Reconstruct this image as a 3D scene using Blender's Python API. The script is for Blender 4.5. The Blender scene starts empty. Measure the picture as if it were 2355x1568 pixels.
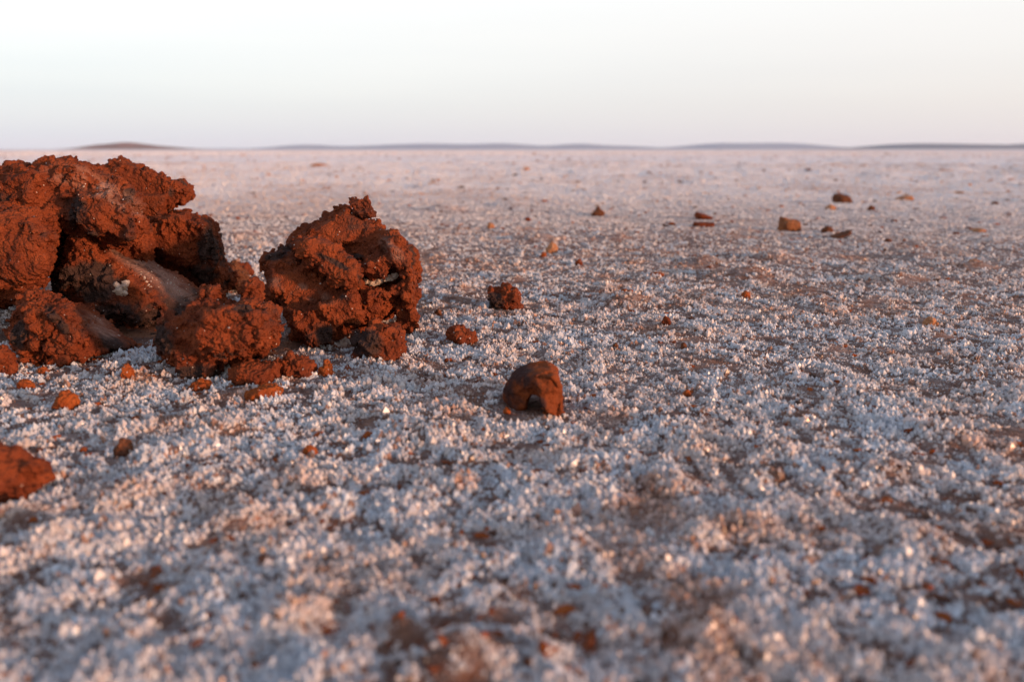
import bpy, math, random
import numpy as np
from mathutils import Vector
D = bpy.data
sc = bpy.context.scene
R = math.radians

# ------------------------------------------------------------------ camera, world, sun, exposure
CAM_H = 0.07                      # the camera lies almost on the ground (metres)
F = 1831.0                        # focal length in picture units (picture 2354 x 1568)
PITCH = math.atan((784 - 344) / F)
cam = D.cameras.new('camera')
cam.lens = 28; cam.sensor_width = 36
cam.clip_start = 0.004; cam.clip_end = 60000
cam.dof.use_dof = True
cam.dof.focus_distance = 0.295
cam.dof.aperture_fstop = 15.5
cam.dof.aperture_blades = 0
camo = D.objects.new('camera', cam); sc.collection.objects.link(camo)
camo.location = (0, 0, CAM_H)
camo.rotation_euler = (R(90) - PITCH, 0, 0)
sc.camera = camo

SUN_EL, SUN_AZ = R(6.3), R(57)    # behind the camera, to its right
sun_dir = Vector((math.sin(SUN_AZ) * math.cos(SUN_EL), -math.cos(SUN_AZ) * math.cos(SUN_EL), math.sin(SUN_EL)))
sl = D.lights.new('sun', 'SUN'); sl.energy = 4.7; sl.angle = R(3.0); sl.color = (1.0, 0.56, 0.33)
so = D.objects.new('sun', sl); sc.collection.objects.link(so)
so.rotation_euler = sun_dir.to_track_quat('Z', 'Y').to_euler()

w = D.worlds.new('World'); sc.world = w; w.use_nodes = True
nt = w.node_tree; nt.nodes.clear()
def N(t, **k):
    n = nt.nodes.new(t)
    for a, b in k.items(): setattr(n, a, b)
    return n
out = N('ShaderNodeOutputWorld'); add = N('ShaderNodeAddShader')
bg1 = N('ShaderNodeBackground'); bg2 = N('ShaderNodeBackground')
sky = N('ShaderNodeTexSky', sky_type='NISHITA', sun_disc=False)
sky.sun_elevation = SUN_EL; sky.sun_rotation = math.atan2(sun_dir.x, sun_dir.y)
sky.altitude = 100; sky.dust_density = 1.5
nt.links.new(sky.outputs[0], bg1.inputs[0]); bg1.inputs[1].default_value = 0.05
tc = N('ShaderNodeTexCoord'); sep = N('ShaderNodeSeparateXYZ')
nt.links.new(tc.outputs['Generated'], sep.inputs[0])
# faint streaks of thin high cloud
mp = N('ShaderNodeMapping'); mp.inputs['Scale'].default_value = (1.0, 1.0, 9.0)
nz = N('ShaderNodeTexNoise'); nz.inputs['Scale'].default_value = 1.7; nz.inputs['Detail'].default_value = 3
nt.links.new(tc.outputs['Generated'], mp.inputs[0]); nt.links.new(mp.outputs[0], nz.inputs['Vector'])
ma = N('ShaderNodeMath', operation='MULTIPLY_ADD'); ma.inputs[1].default_value = 0.055; ma.inputs[2].default_value = -0.027
nt.links.new(nz.outputs[0], ma.inputs[0])
mz = N('ShaderNodeMath', operation='ADD'); nt.links.new(sep.outputs['Z'], mz.inputs[0]); nt.links.new(ma.outputs[0], mz.inputs[1])
def ramp(stops):
    r = N('ShaderNodeValToRGB'); r.color_ramp.interpolation = 'EASE' if False else 'LINEAR'
    el = r.color_ramp.elements
    while len(el) > 1: el.remove(el[-1])
    el[0].position = stops[0][0]; el[0].color = (*stops[0][1], 1)
    for p, c in stops[1:]:
        e = el.new(p); e.color = (*c, 1)
    return r
rl = ramp([(0.0, (.66, .72, .84)), (.06, (.70, .75, .85)), (.13, (.90, .895, .92)), (.22, (1.03, 1.02, 1.03)), (.34, (.93, .94, 1.0)), (.46, (.62, .71, .87)), (.62, (.44, .54, .73)), (1, (.30, .40, .60))])
rr = ramp([(0.0, (.74, .71, .76)), (.06, (.80, .755, .775)), (.13, (.92, .875, .87)), (.18, (.98, .95, .935)), (.27, (1.0, 1.0, 1.0)), (.36, (.88, .94, 1.0)), (.46, (.62, .71, .87)), (.62, (.44, .54, .73)), (1, (.30, .40, .60))])
for r_ in (rl, rr): nt.links.new(mz.outputs[0], r_.inputs[0])
mx = N('ShaderNodeMix', data_type='RGBA')
mr = N('ShaderNodeMapRange'); mr.inputs['From Min'].default_value = -.55; mr.inputs['From Max'].default_value = .60
nt.links.new(sep.outputs['X'], mr.inputs['Value']); nt.links.new(mr.outputs[0], mx.inputs['Factor'])
nt.links.new(rl.outputs[0], mx.inputs['A']); nt.links.new(rr.outputs[0], mx.inputs['B'])
nt.links.new(mx.outputs['Result'], bg2.inputs[0]); bg2.inputs[1].default_value = 0.835
nt.links.new(bg1.outputs[0], add.inputs[0]); nt.links.new(bg2.outputs[0], add.inputs[1]); nt.links.new(add.outputs[0], out.inputs[0])

sc.view_settings.view_transform = 'Standard'; sc.view_settings.look = 'None'
sc.view_settings.exposure = 0.16; sc.view_settings.gamma = 1.0
sc.render.engine = 'CYCLES'
sc.cycles.max_bounces = 6; sc.cycles.diffuse_bounces = 3; sc.cycles.volume_bounces = 1
sc.cycles.transparent_max_bounces = 8

# ------------------------------------------------------------------ helpers: where a picture point lies in the place
CP, SP = math.cos(PITCH), math.sin(PITCH)
def at(px, py, Y):
    u = (px - 1177) / F; v = (784 - py) / F
    ry = CP + v * SP; rz = -SP + v * CP
    t = Y / ry
    return np.array((u * t, Y, CAM_H + rz * t))
def ground_y(py):
    th = PITCH + math.atan((py - 784) / F)
    return CAM_H / math.tan(th)
def gpt(px, py):
    return at(px, py, ground_y(py))

# ------------------------------------------------------------------ helpers: noise
def _h(ix, iy, iz, seed):
    h = (ix.astype(np.int64) * 374761393 + iy.astype(np.int64) * 668265263 + iz.astype(np.int64) * 2147483647 + seed * 974634777) & 0xffffffff
    h = ((h ^ (h >> 13)) * 1274126177) & 0xffffffff
    h = ((h ^ (h >> 16)) * 2246822519) & 0xffffffff
    return ((h ^ (h >> 15)) & 0xffffff) / float(0xffffff)
def vn3(P, f, seed=0):
    Q = P * f + 100.37
    I = np.floor(Q).astype(np.int64); T = Q - I; T = T * T * T * (T * (T * 6 - 15) + 10)
    r = 0
    for a in (0, 1):
        for b in (0, 1):
            for c in (0, 1):
                wgt = (T[:, 0] if a else 1 - T[:, 0]) * (T[:, 1] if b else 1 - T[:, 1]) * (T[:, 2] if c else 1 - T[:, 2])
                r = r + wgt * _h(I[:, 0] + a, I[:, 1] + b, I[:, 2] + c, seed)
    return r * 2 - 1
def vn2(x, y, f, seed=0):
    qx = x * f + 1000.37; qy = y * f + 1000.71
    ix = np.floor(qx).astype(np.int64); iy = np.floor(qy).astype(np.int64)
    tx = qx - ix; ty = qy - iy
    tx = tx * tx * (3 - 2 * tx); ty = ty * ty * (3 - 2 * ty); z = np.zeros_like(ix)
    a = _h(ix, iy, z, seed); b = _h(ix + 1, iy, z, seed); c = _h(ix, iy + 1, z, seed); d = _h(ix + 1, iy + 1, z, seed)
    return ((a * (1 - tx) + b * tx) * (1 - ty) + (c * (1 - tx) + d * tx) * ty) * 2 - 1
def fbm3(P, f, seed=0, o=3, g=.5, l=2.07):
    r = 0; a = 1
    for k in range(o):
        r = r + a * vn3(P, f, seed + k * 17); f *= l; a *= g
    return r
def worley(P, f, seed=0):
    Q = P * f + 50.3
    I = np.floor(Q).astype(np.int64)
    best = np.full(len(P), 9.0); cid = np.zeros(len(P))
    for a in (-1, 0, 1):
        for b in (-1, 0, 1):
            for c in (-1, 0, 1):
                x = I[:, 0] + a; y = I[:, 1] + b; z = I[:, 2] + c
                dx = x + _h(x, y, z, seed + 1) - Q[:, 0]; dy = y + _h(x, y, z, seed + 2) - Q[:, 1]; dz = z + _h(x, y, z, seed + 3) - Q[:, 2]
                d = dx * dx + dy * dy + dz * dz
                m = d < best
                best = np.where(m, d, best); cid = np.where(m, _h(x, y, z, seed + 4), cid)
    return np.sqrt(best), cid
def sstep(a, b, x):
    t = np.clip((x - a) / (b - a), 0, 1); return t * t * (3 - 2 * t)

# ------------------------------------------------------------------ helpers: objects
def tag(o, label=None, cat=None, group=None, kind=None):
    if label: o['label'] = label
    if cat: o['category'] = cat
    if group: o['group'] = group
    if kind: o['kind'] = kind
    return o
def tri_mesh(name, V, T, smooth=False):
    me = D.meshes.new(name)
    V = np.ascontiguousarray(V, dtype=np.float32); T = np.ascontiguousarray(T, dtype=np.int32)
    k = T.shape[1]
    me.vertices.add(len(V)); me.vertices.foreach_set('co', V.ravel())
    me.loops.add(T.size); me.loops.foreach_set('vertex_index', T.ravel())
    me.polygons.add(len(T)); me.polygons.foreach_set('loop_start', np.arange(0, T.size, k, dtype=np.int32))
    me.polygons.foreach_set('loop_total', np.full(len(T), k, dtype=np.int32))
    me.polygons.foreach_set('use_smooth', np.full(len(T), smooth, dtype=bool))
    me.update(calc_edges=True)
    return me
def fattr(me, name, a):
    at_ = me.attributes.new(name, 'FLOAT', 'POINT'); at_.data.foreach_set('value', np.ascontiguousarray(a, dtype=np.float32))
def cattr(me, name, a):
    at_ = me.attributes.new(name, 'FLOAT_COLOR', 'POINT')
    b = np.ones((len(a), 4), dtype=np.float32); b[:, :3] = a; at_.data.foreach_set('color', b.ravel())
def link(name, me, mat, parent=None, loc=None):
    o = D.objects.new(name, me); sc.collection.objects.link(o)
    if mat: me.materials.append(mat)
    if loc is not None: o.location = loc
    if parent: o.parent = parent
    return o

# ------------------------------------------------------------------ materials
def new_mat(name):
    global nt
    m = D.materials.new(name); m.use_nodes = True; nt = m.node_tree; nt.nodes.clear()
    return m
def L(a, b): nt.links.new(a, b)
def noise(scale, detail=3, rough=.55, vec=None):
    n = N('ShaderNodeTexNoise'); n.inputs['Scale'].default_value = scale; n.inputs['Detail'].default_value = detail
    n.inputs['Roughness'].default_value = rough
    if vec: L(vec, n.inputs['Vector'])
    return n.outputs[0]
def rng(v, a, b, lo=0, hi=1):
    n = N('ShaderNodeMapRange', interpolation_type='SMOOTHSTEP'); L(v, n.inputs['Value'])
    n.inputs['From Min'].default_value = a; n.inputs['From Max'].default_value = b
    n.inputs['To Min'].default_value = lo; n.inputs['To Max'].default_value = hi
    return n.outputs[0]
def mixc(f, a, b):
    n = N('ShaderNodeMix', data_type='RGBA')
    if isinstance(f, (int, float)): n.inputs['Factor'].default_value = f
    else: L(f, n.inputs['Factor'])
    for s, c in (('A', a), ('B', b)):
        if isinstance(c, tuple): n.inputs[s].default_value = (*c, 1)
        else: L(c, n.inputs[s])
    return n.outputs['Result']
def math_(op, a, b=None, c=None):
    n = N('ShaderNodeMath', operation=op)
    for i, v in enumerate((a, b, c)):
        if v is None: continue
        if isinstance(v, (int, float)): n.inputs[i].default_value = v
        else: L(v, n.inputs[i])
    return n.outputs[0]
def attr(name, o='Fac'):
    n = N('ShaderNodeAttribute'); n.attribute_name = name; return n.outputs[o]

def mud_material(name, A, B, DK, speck=.991, bump=1.0, pale_c=(.31, .16, .115)):
    m = new_mat(name)
    vec = N('ShaderNodeTexCoord').outputs['Object']
    n1 = noise(110, 4, .6, vec); n2 = noise(900, 3, .6, vec); n3 = noise(320, 3, .6, vec)
    col = mixc(rng(n1, .35, .65), A, B)
    col = mixc(rng(n2, .35, .75, 0, .55), col, tuple(x * .45 for x in A))
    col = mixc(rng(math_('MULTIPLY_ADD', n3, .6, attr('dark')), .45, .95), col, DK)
    col = mixc(rng(n3, .62, .74, 0, .35), col, (A[0] * 1.25, A[1] * 1.7, A[2] * 1.8))
    col = mixc(attr('pale'), col, pale_c)
    # fine salt grains caught in the mud
    vo = N('ShaderNodeTexVoronoi'); vo.inputs['Scale'].default_value = 1500; L(vec, vo.inputs['Vector'])
    sx = N('ShaderNodeSeparateColor'); L(vo.outputs['Color'], sx.inputs[0])
    inside = math_('LESS_THAN', vo.outputs['Distance'], math_('MULTIPLY_ADD', sx.outputs[1], .35, .12))
    pick = math_('GREATER_THAN', math_('ADD', sx.outputs[0], math_('MULTIPLY', attr('salt'), .035)), speck)
    spk = math_('MULTIPLY', inside, pick)
    col = mixc(math_('MULTIPLY', spk, .8), col, (.62, .52, .46))
    b = N('ShaderNodeBsdfPrincipled'); L(col, b.inputs['Base Color'])
    L(rng(spk, 0, 1, .82, .25), b.inputs['Roughness']); b.inputs['Specular IOR Level'].default_value = .06
    v2 = N('ShaderNodeTexVoronoi'); v2.inputs['Scale'].default_value = 1300; L(vec, v2.inputs['Vector'])
    h = math_('ADD', math_('MULTIPLY', v2.outputs['Distance'], -.5), n2)
    bp = N('ShaderNodeBump'); bp.inputs['Strength'].default_value = bump; bp.inputs['Distance'].default_value = .0010
    L(h, bp.inputs['Height']); L(bp.outputs[0], b.inputs['Normal'])
    o = N('ShaderNodeOutputMaterial'); L(b.outputs[0], o.inputs[0])
    return m
MUD = mud_material('red_mud', (.225, .052, .019), (.130, .031, .015), (.052, .029, .024))
MUDF = mud_material('red_mud_grain', (.34, .085, .022), (.23, .050, .016), (.08, .045, .035), speck=.96)
STONE = mud_material('brown_stone', (.22, .052, .016), (.15, .038, .014), (.045, .020, .017), speck=1.5, bump=.5)
MUDB = mud_material('brown_mud', (.30, .115, .05), (.20, .075, .035), (.09, .045, .03))
MUDD = mud_material('dark_mud', (.17, .062, .030), (.12, .046, .026), (.05, .030, .024))
MUDP = mud_material('pale_mud', (.48, .22, .11), (.38, .16, .08), (.12, .07, .05), speck=.93)

def salt_material(name, col=None):
    m = new_mat(name)
    c = attr('tint', 'Color') if col is None else mixc(noise(500, 2), col, tuple(x * .75 for x in col))
    d = N('ShaderNodeBsdfDiffuse'); t = N('ShaderNodeBsdfTranslucent'); g = N('ShaderNodeBsdfGlossy'); g.inputs['Roughness'].default_value = .35
    L(c, d.inputs[0]); L(c, t.inputs[0])
    m1 = N('ShaderNodeMixShader'); m1.inputs[0].default_value = .30; L(d.outputs[0], m1.inputs[1]); L(t.outputs[0], m1.inputs[2])
    m2 = N('ShaderNodeMixShader'); m2.inputs[0].default_value = .05; L(m1.outputs[0], m2.inputs[1]); L(g.outputs[0], m2.inputs[2])
    o = N('ShaderNodeOutputMaterial'); L(m2.outputs[0], o.inputs[0])
    return m
SALT = salt_material('salt_crystal')
SALTC = salt_material('salt_chunk', (.66, .50, .40))

m = new_mat('salt_pan_ground'); GROUND = m
vec = N('ShaderNodeTexCoord').outputs['Object']
n1 = noise(1400, 3, .6, vec); n2 = noise(260, 4, .6, vec); n3 = noise(45, 4, .62, vec); n4 = noise(6, 5, .65, vec); n5 = noise(.7, 5, .7, vec); n6 = noise(.02, 5, .7, vec)
mud = mixc(rng(n2, .3, .7), (.145, .068, .050), (.23, .115, .080))
mud = mixc(attr('rust'), mud, (.36, .14, .065))
salt = mixc(rng(n3, .3, .7), (.82, .79, .785), (.84, .71, .66))
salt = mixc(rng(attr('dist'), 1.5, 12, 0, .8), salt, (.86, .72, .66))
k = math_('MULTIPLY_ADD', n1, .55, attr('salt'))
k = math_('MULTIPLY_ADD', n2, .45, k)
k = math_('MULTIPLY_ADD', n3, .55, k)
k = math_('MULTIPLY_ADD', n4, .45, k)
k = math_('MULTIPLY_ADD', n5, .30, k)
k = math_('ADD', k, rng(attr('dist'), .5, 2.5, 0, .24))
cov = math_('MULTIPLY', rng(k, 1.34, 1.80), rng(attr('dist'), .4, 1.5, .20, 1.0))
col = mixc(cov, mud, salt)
col = mixc(rng(math_('MULTIPLY_ADD', noise(95, 3, .6, vec), .5, math_('MULTIPLY', noise(19, 4, .65, vec), .5)), .555, .66, 0, .75), col, (.43, .21, .125))
col = mixc(rng(math_('MULTIPLY_ADD', noise(3.3, 4, .7, vec), .5, math_('MULTIPLY', noise(33, 3, .65, vec), .5)), .56, .68, 0, .5), col, (.40, .25, .18))
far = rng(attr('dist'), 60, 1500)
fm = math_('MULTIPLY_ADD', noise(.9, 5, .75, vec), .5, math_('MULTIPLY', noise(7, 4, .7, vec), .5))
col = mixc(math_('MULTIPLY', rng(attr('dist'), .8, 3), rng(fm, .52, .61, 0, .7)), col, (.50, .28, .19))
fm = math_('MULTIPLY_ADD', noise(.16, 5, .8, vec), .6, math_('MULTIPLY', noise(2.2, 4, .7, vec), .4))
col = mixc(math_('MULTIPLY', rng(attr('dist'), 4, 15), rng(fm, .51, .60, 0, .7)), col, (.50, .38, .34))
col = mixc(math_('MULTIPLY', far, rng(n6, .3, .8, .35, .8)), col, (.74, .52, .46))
b = N('ShaderNodeBsdfPrincipled'); L(col, b.inputs['Base Color']); b.inputs['Roughness'].default_value = .85; b.inputs['Specular IOR Level'].default_value = .2
bp = N('ShaderNodeBump'); bp.inputs['Strength'].default_value = 1.0; bp.inputs['Distance'].default_value = .0022
L(math_('ADD', n1, n2), bp.inputs['Height']); L(bp.outputs[0], b.inputs['Normal'])
o = N('ShaderNodeOutputMaterial'); L(b.outputs[0], o.inputs[0])

# ------------------------------------------------------------------ ground shape
# low mounds of bare mud:  picture x, y of the middle, half width, height (picture units), rust
MOUNDS = [(1440, 690, 75, 28, .9), (1720, 630, 80, 26, .8), (1245, 550, 60, 14, 1), (1335, 585, 45, 12, .4), (1620, 600, 50, 16, .6), (1775, 590, 70, 16, .6), (1570, 705, 60, 12, .5),
          (1880, 690, 60, 14, .7), (1600, 770, 90, 10, .3), (1640, 830, 130, 8, .5), (1420, 545, 40, 10, .7), (2245, 612, 50, 14, .8), (2120, 590, 60, 12, .3), (2060, 640, 80, 16, .4),
          (1250, 755, 70, 8, .3), (1185, 640, 60, 8, .3), (1055, 660, 36, 12, .8), (1035, 690, 60, 10, .3), (2010, 690, 80, 10, .6), (2200, 680, 90, 12, .2), (1950, 905, 120, 16, .15),
          (1330, 1080, 90, 18, .2), (1100, 1060, 60, 12, .3), (980, 990, 110, 26, .35), (560, 1190, 90, 42, .5), (420, 970, 110, 16, .6), (520, 990, 90, 12, .3), (290, 1130, 110, 26, .35),
          (1060, 1480, 130, 70, .7), (930, 1440, 80, 50, .4), (1640, 1440, 100, 50, .6), (1330, 1260, 100, 30, .4), (1600, 1230, 60, 46, .3), (760, 1140, 60, 24, .6), (700, 1400, 100, 36, .15),
          (1780, 1030, 60, 26, .5), (2040, 1075, 60, 24, .5), (2170, 1000, 80, 30, .4), (1930, 1090, 70, 16, .4), (1500, 1290, 90, 20, .15), (2100, 1230, 110, 26, .2), (1260, 1500, 60, 40, .15),
          (2250, 1540, 80, 30, .5), (1900, 1400, 130, 22, .15), (300, 870, 70, 20, .6), (130, 1230, 100, 40, .2), (60, 1180, 90, 26, .3), (560, 905, 70, 12, .8), (1700, 1200, 110, 22, .2),
          (1065, 1110, 40, 16, .9), (1240, 1120, 90, 14, .2), (470, 1085, 120, 12, .3), (350, 1040, 80, 14, .2), (1560, 1105, 70, 18, .3), (1855, 955, 60, 14, .4),
          (1020, 480, 60, 10, .3), (740, 520, 60, 8, .3), (1180, 470, 50, 8, .4), (560, 540, 70, 10, .8), (1900, 800, 60, 10, .2), (2140, 770, 60, 10, .2), (1490, 645, 60, 8, .2),
          (1000, 430, 70, 6, .3), (1400, 440, 80, 6, .2), (1900, 420, 80, 6, .2), (2200, 450, 80, 6, .3), (2050, 400, 80, 5, .2), (1600, 420, 60, 5, .2)]
MND = []
for (px, py, hw, hh, ru) in MOUNDS:
    g = gpt(px, py + hh * .5); s = g[1] / F
    MND.append((g[0], g[1], hw * s, hh * s * 1.15, ru))
CELL = .0030
SHADE_BARE = [(*gpt(330, 765)[:2], .014), (*gpt(300, 745)[:2], .014), (*gpt(280, 800)[:2], .006), (*gpt(15, 775)[:2], .010), (*gpt(660, 800)[:2], .007), (*gpt(1228, 925)[:2], .006)]   # mud without salt, put in to darken the shadowed hollows of clods and arch
def ground_height(x, y):
    r = np.sqrt(x * x + y * y)
    z = np.zeros_like(x)
    Lk = .0035; k = 0
    while Lk < 60:
        cell = np.maximum(r * CELL, .0006)
        wfade = sstep(1.6, 3.2, Lk / cell)
        cap = .0014 + .0011 * np.minimum(r, 3) + .00012 * np.maximum(r - 3, 0)
        amp = np.minimum(Lk * .085, cap)
        amp = amp * (.85 if Lk < .006 else .30 + .70 * sstep(.5, 3, r))
        wout = 1 - sstep(4, 16, Lk * .085 / cap)
        ww = wfade * wout
        if ww.max() > 0:
            z = z + ww * amp * (vn2(x, y, 1 / Lk, 31 + k) * .7 + .3 * (1 - 2 * np.abs(vn2(x, y * 1.3, 1.3 / Lk, 91 + k))))
        Lk *= 1.75; k += 1
    for (mx_, my, hw, hh, ru) in MND:
        d2 = ((x - mx_) / hw) ** 2 + ((y - my) / (hw * .85)) ** 2
        z = z + hh * np.exp(-d2 * 1.7) * (d2 < 6)
    return z - sstep(20, 4000, r) * .15
def coverage(x, y):
    c = .14 * vn2(x, y, 16, 7) + .26 * vn2(x, y, 42, 8) + .52 * vn2(x, y * 1.3, 110, 9) + .66 * vn2(x, y, 260, 10) + .75 * vn2(x, y, 520, 11)
    c = .55 + .27 * c
    wob = vn2(x, y, 150, 301); wob2 = vn2(x, y, 220, 302)
    ru = sstep(.22, .85, vn2(x, y, 30, 71) * .5 + vn2(x, y, 90, 72) * .6) * .75
    for (mx_, my, hw, hh, r_) in MND:
        d2 = ((x - mx_) / hw) ** 2 + ((y - my) / (hw * .85)) ** 2
        e = np.exp(-d2 * 2.0) * (.55 + .75 * wob)
        c = c - e * (.02 + .06 * r_) ; ru = np.maximum(ru, np.clip(r_ * np.exp(-d2 * 1.3) * (.45 + .8 * wob2), 0, 1))
    for (px, py, rx) in SHADE_BARE:
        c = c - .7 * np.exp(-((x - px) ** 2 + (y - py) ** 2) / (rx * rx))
    return c, ru

rings = [0.004]
while rings[-1] < 30000:
    r = rings[-1]; rings.append(r + max(r * CELL * (1 if r < 60 else 3), .0006 if r > .05 else .004))
rings = np.array(rings)
fine = np.radians(np.linspace(-60, 60, 760)); coarse = np.radians(np.linspace(60, 300, 120)[1:-1])
ang = np.concatenate([fine, coarse]); nA = len(ang); nR = len(rings)
RR, AA = np.meshgrid(rings, ang, indexing='ij')
X = (RR * np.sin(AA)).ravel(); Y = (RR * np.cos(AA)).ravel()
Z = ground_height(X, Y)
i = np.arange(nR - 1)[:, None] * nA; j = np.arange(nA)[None, :]; j2 = (j + 1) % nA
Q = np.stack([i + j, i + j2, i + nA + j2, i + nA + j], -1).reshape(-1, 4)[:, ::-1]
me = tri_mesh('salt_pan_ground', np.stack([X, Y, Z], 1), Q, True)
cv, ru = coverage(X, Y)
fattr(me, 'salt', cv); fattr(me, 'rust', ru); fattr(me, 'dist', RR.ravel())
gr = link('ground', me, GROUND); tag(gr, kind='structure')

# ------------------------------------------------------------------ salt crystals growing on the crust (nobody could count them)
rg = np.random.default_rng(5)
def crystal(n_side, rad, hgt, lean, az, base):
    a = np.linspace(0, 2 * np.pi, n_side, endpoint=False) + az
    up = np.array([math.sin(lean) * math.cos(az * 3), math.sin(lean) * math.sin(az * 3), math.cos(lean)])
    e1 = np.cross(up, [0.3, 1, 0.1]); e1 /= np.linalg.norm(e1); e2 = np.cross(up, e1)
    ring = np.cos(a)[:, None] * e1 + np.sin(a)[:, None] * e2
    v = np.concatenate([base + ring * rad * .75, base + up * hgt * .62 + ring * rad, [base + up * hgt]])
    t = []
    n = n_side
    for q in range(n):
        p = (q + 1) % n
        t += [(q, p, n + p), (q, n + p, n + q), (n + q, n + p, 2 * n)]
    return v, np.array(t)
def tuft(seed, n):
    rr = np.random.default_rng(seed); V = []; T = []; o = 0
    for q in range(n):
        lean = 0.15 + 1.0 * rr.random() if q else .15
        b = np.array([rr.normal() * .30, rr.normal() * .30, -.2])
        v, t = crystal(4 if rr.random() < .5 else 3, .27 + .17 * rr.random(), (.60 + .5 * rr.random()) * (1.15 - .3 * lean), lean, rr.random() * 7, b)
        V.append(v); T.append(t + o); o += len(v)
    return np.concatenate(V), np.concatenate(T)
def scatter(n, r0, r1, sizef, amax, thr, seed, ntuft):
    """crystals spread evenly over a sector of the ground, kept where the crust carries salt"""
    rr = np.random.default_rng(seed)
    a = rr.uniform(-amax, amax, n); r = np.sqrt(rr.uniform(r0 * r0, r1 * r1, n)) if r1 / r0 < 6 else np.exp(rr.uniform(np.log(r0), np.log(r1), n))
    x = r * np.sin(a); y = r * np.cos(a)
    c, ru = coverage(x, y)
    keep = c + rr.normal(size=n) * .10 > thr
    x, y, c, ru, r = x[keep], y[keep], c[keep], ru[keep], r[keep]
    n = len(x)
    z = ground_height(x, y)
    s = sizef(r) * (.55 + .75 * rr.random(n)) * (.75 + .5 * sstep(.25, .8, c))
    s *= (.88 + .65 * vn2(x, y, 240, 401) + .30 * vn2(x, y, 90, 402)).clip(.35, 1.35)
    s *= 1 + .35 * (rr.random(n) > .96)
    s *= 1 - .72 * (np.hypot(x - .006, y - .212) < .011)  # crystals kept small under the arch so its shadow reads dark
    return x, y, z, s, c, ru, rr
VV = []; TT = []; CC = []; off = 0
def bake(x, y, z, s, c, ru, rr, ncr, nvar=24, dirt=.12, zs=1.0, lighten=0):
    global off
    n = len(x)
    var = rr.integers(0, nvar, n); rot = rr.uniform(0, 2 * np.pi, n)
    white = np.array([.66, .67, .71]); cream = np.array([.72, .57, .50]); rustc = np.array([.58, .30, .19]); brown = np.array([.20, .11, .08])
    pk = np.clip(.36 + .45 * vn2(x, y, 75, 201) + .3 * rr.normal(size=n) * .6 + ru * .7, 0, 1)[:, None]
    base = white * (1 - pk) + cream * pk
    rk = np.clip(ru * 1.0 - .12 + rr.normal(size=n) * .18, 0, 1)[:, None]
    base = base * (1 - rk) + rustc * rk
    d = rr.random(n) < dirt + .25 * np.clip(ru, 0, 1)
    base[d] = brown * (.7 + rr.random((d.sum(), 1)) * .9) + rustc * rr.random((d.sum(), 1)) * .4
    base = base * (.78 + .30 * rr.random((n, 1)))
    base = base + lighten * (np.array([.90, .83, .80]) - base)   # lighter salt colour farther out on the flat
    if lighten:
        tn = sstep(.10, .55, .55 * vn2(x, y, 1.6, 601) + .55 * vn2(x, y, 6.5, 602) + .35 * vn2(x, y, 24, 603))[:, None] * .62
        base = base * (1 - tn) + np.array([.50, .33, .25]) * tn
    base = np.clip(base, 0, .9)
    for v in range(nvar):
        m_ = np.where(var == v)[0]
        if not len(m_): continue
        tv, tt = tuft(500 + v + ncr * 100, ncr)
        ca, sa = np.cos(rot[m_])[:, None], np.sin(rot[m_])[:, None]; ss = s[m_][:, None]
        px = (tv[None, :, 0] * ca - tv[None, :, 1] * sa) * ss + x[m_][:, None]
        py = (tv[None, :, 0] * sa + tv[None, :, 1] * ca) * ss + y[m_][:, None]
        pz = tv[None, :, 2] * ss * zs + z[m_][:, None]
        VV.append(np.stack([px, py, pz], -1).reshape(-1, 3).astype(np.float32))
        CC.append(np.repeat(base[m_], len(tv), 0).astype(np.float32))
        TT.append((tt[None] + (np.arange(len(m_)) * len(tv))[:, None, None] + off).reshape(-1, 3).astype(np.int32))
        off += len(m_) * len(tv)
AM = R(60)
bake(*scatter(265000, .075, .75, lambda r: .00115 + 0 * r, AM, .52, 1, 5), 5, dirt=.08, zs=1.25)
bake(*scatter(400000, .075, .75, lambda r: .00052 + 0 * r, AM, .27, 2, 1), 2, dirt=.70)
bake(*scatter(235000, .72, 4.5, lambda r: .00105 * (r / .72) ** .75, AM, .33, 3, 3), 3, dirt=.05, lighten=.45)
bake(*scatter(110000, 4.4, 22, lambda r: .0042 * (r / 4.4) ** .8, AM, .34, 4, 1), 1, dirt=.05, lighten=.55)
me = tri_mesh('salt_crystals', np.concatenate(VV), np.concatenate(TT)); cattr(me, 'tint', np.concatenate(CC))
so_ = link('salt_crystals', me, SALT); tag(so_, 'white salt crystals frosting the red mud flat', 'salt crust', kind='stuff')
VV.clear(); TT.clear(); CC.clear(); off = 0

# ------------------------------------------------------------------ clods of mud
def hull(points):
    import bmesh
    bm = bmesh.new()
    for p in points: bm.verts.new(p)
    res = bmesh.ops.convex_hull(bm, input=bm.verts)
    bmesh.ops.delete(bm, geom=[g for g in res['geom_interior'] if isinstance(g, bmesh.types.BMVert)], context='VERTS')
    bmesh.ops.triangulate(bm, faces=bm.faces)
    bm.verts.index_update()
    V = np.array([v.co[:] for v in bm.verts]); T = np.array([[v.index for v in f.verts] for f in bm.faces])
    bm.free()
    return V, T
def piece(outline, Yc, thick, inset=.62, lean=0.0, skew=(0, 0)):
    """a lump: the outline where it is widest, smaller towards front and back; lean moves high points back"""
    P = []
    c = np.mean(np.array(outline, float), 0)
    for (px, py) in outline:
        yo = Yc + lean * (c[1] - py) / F * Yc
        P.append(at(px, py, yo))
    for sgn in (-1, 1):
        for (px, py) in outline:
            qx, qy = c[0] + (px - c[0]) * inset + skew[0] * sgn, c[1] + (py - c[1]) * inset + skew[1] * sgn
            P.append(at(qx, qy, Yc + lean * (c[1] - py) / F * Yc + sgn * thick / 2))
    return hull(P)
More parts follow.
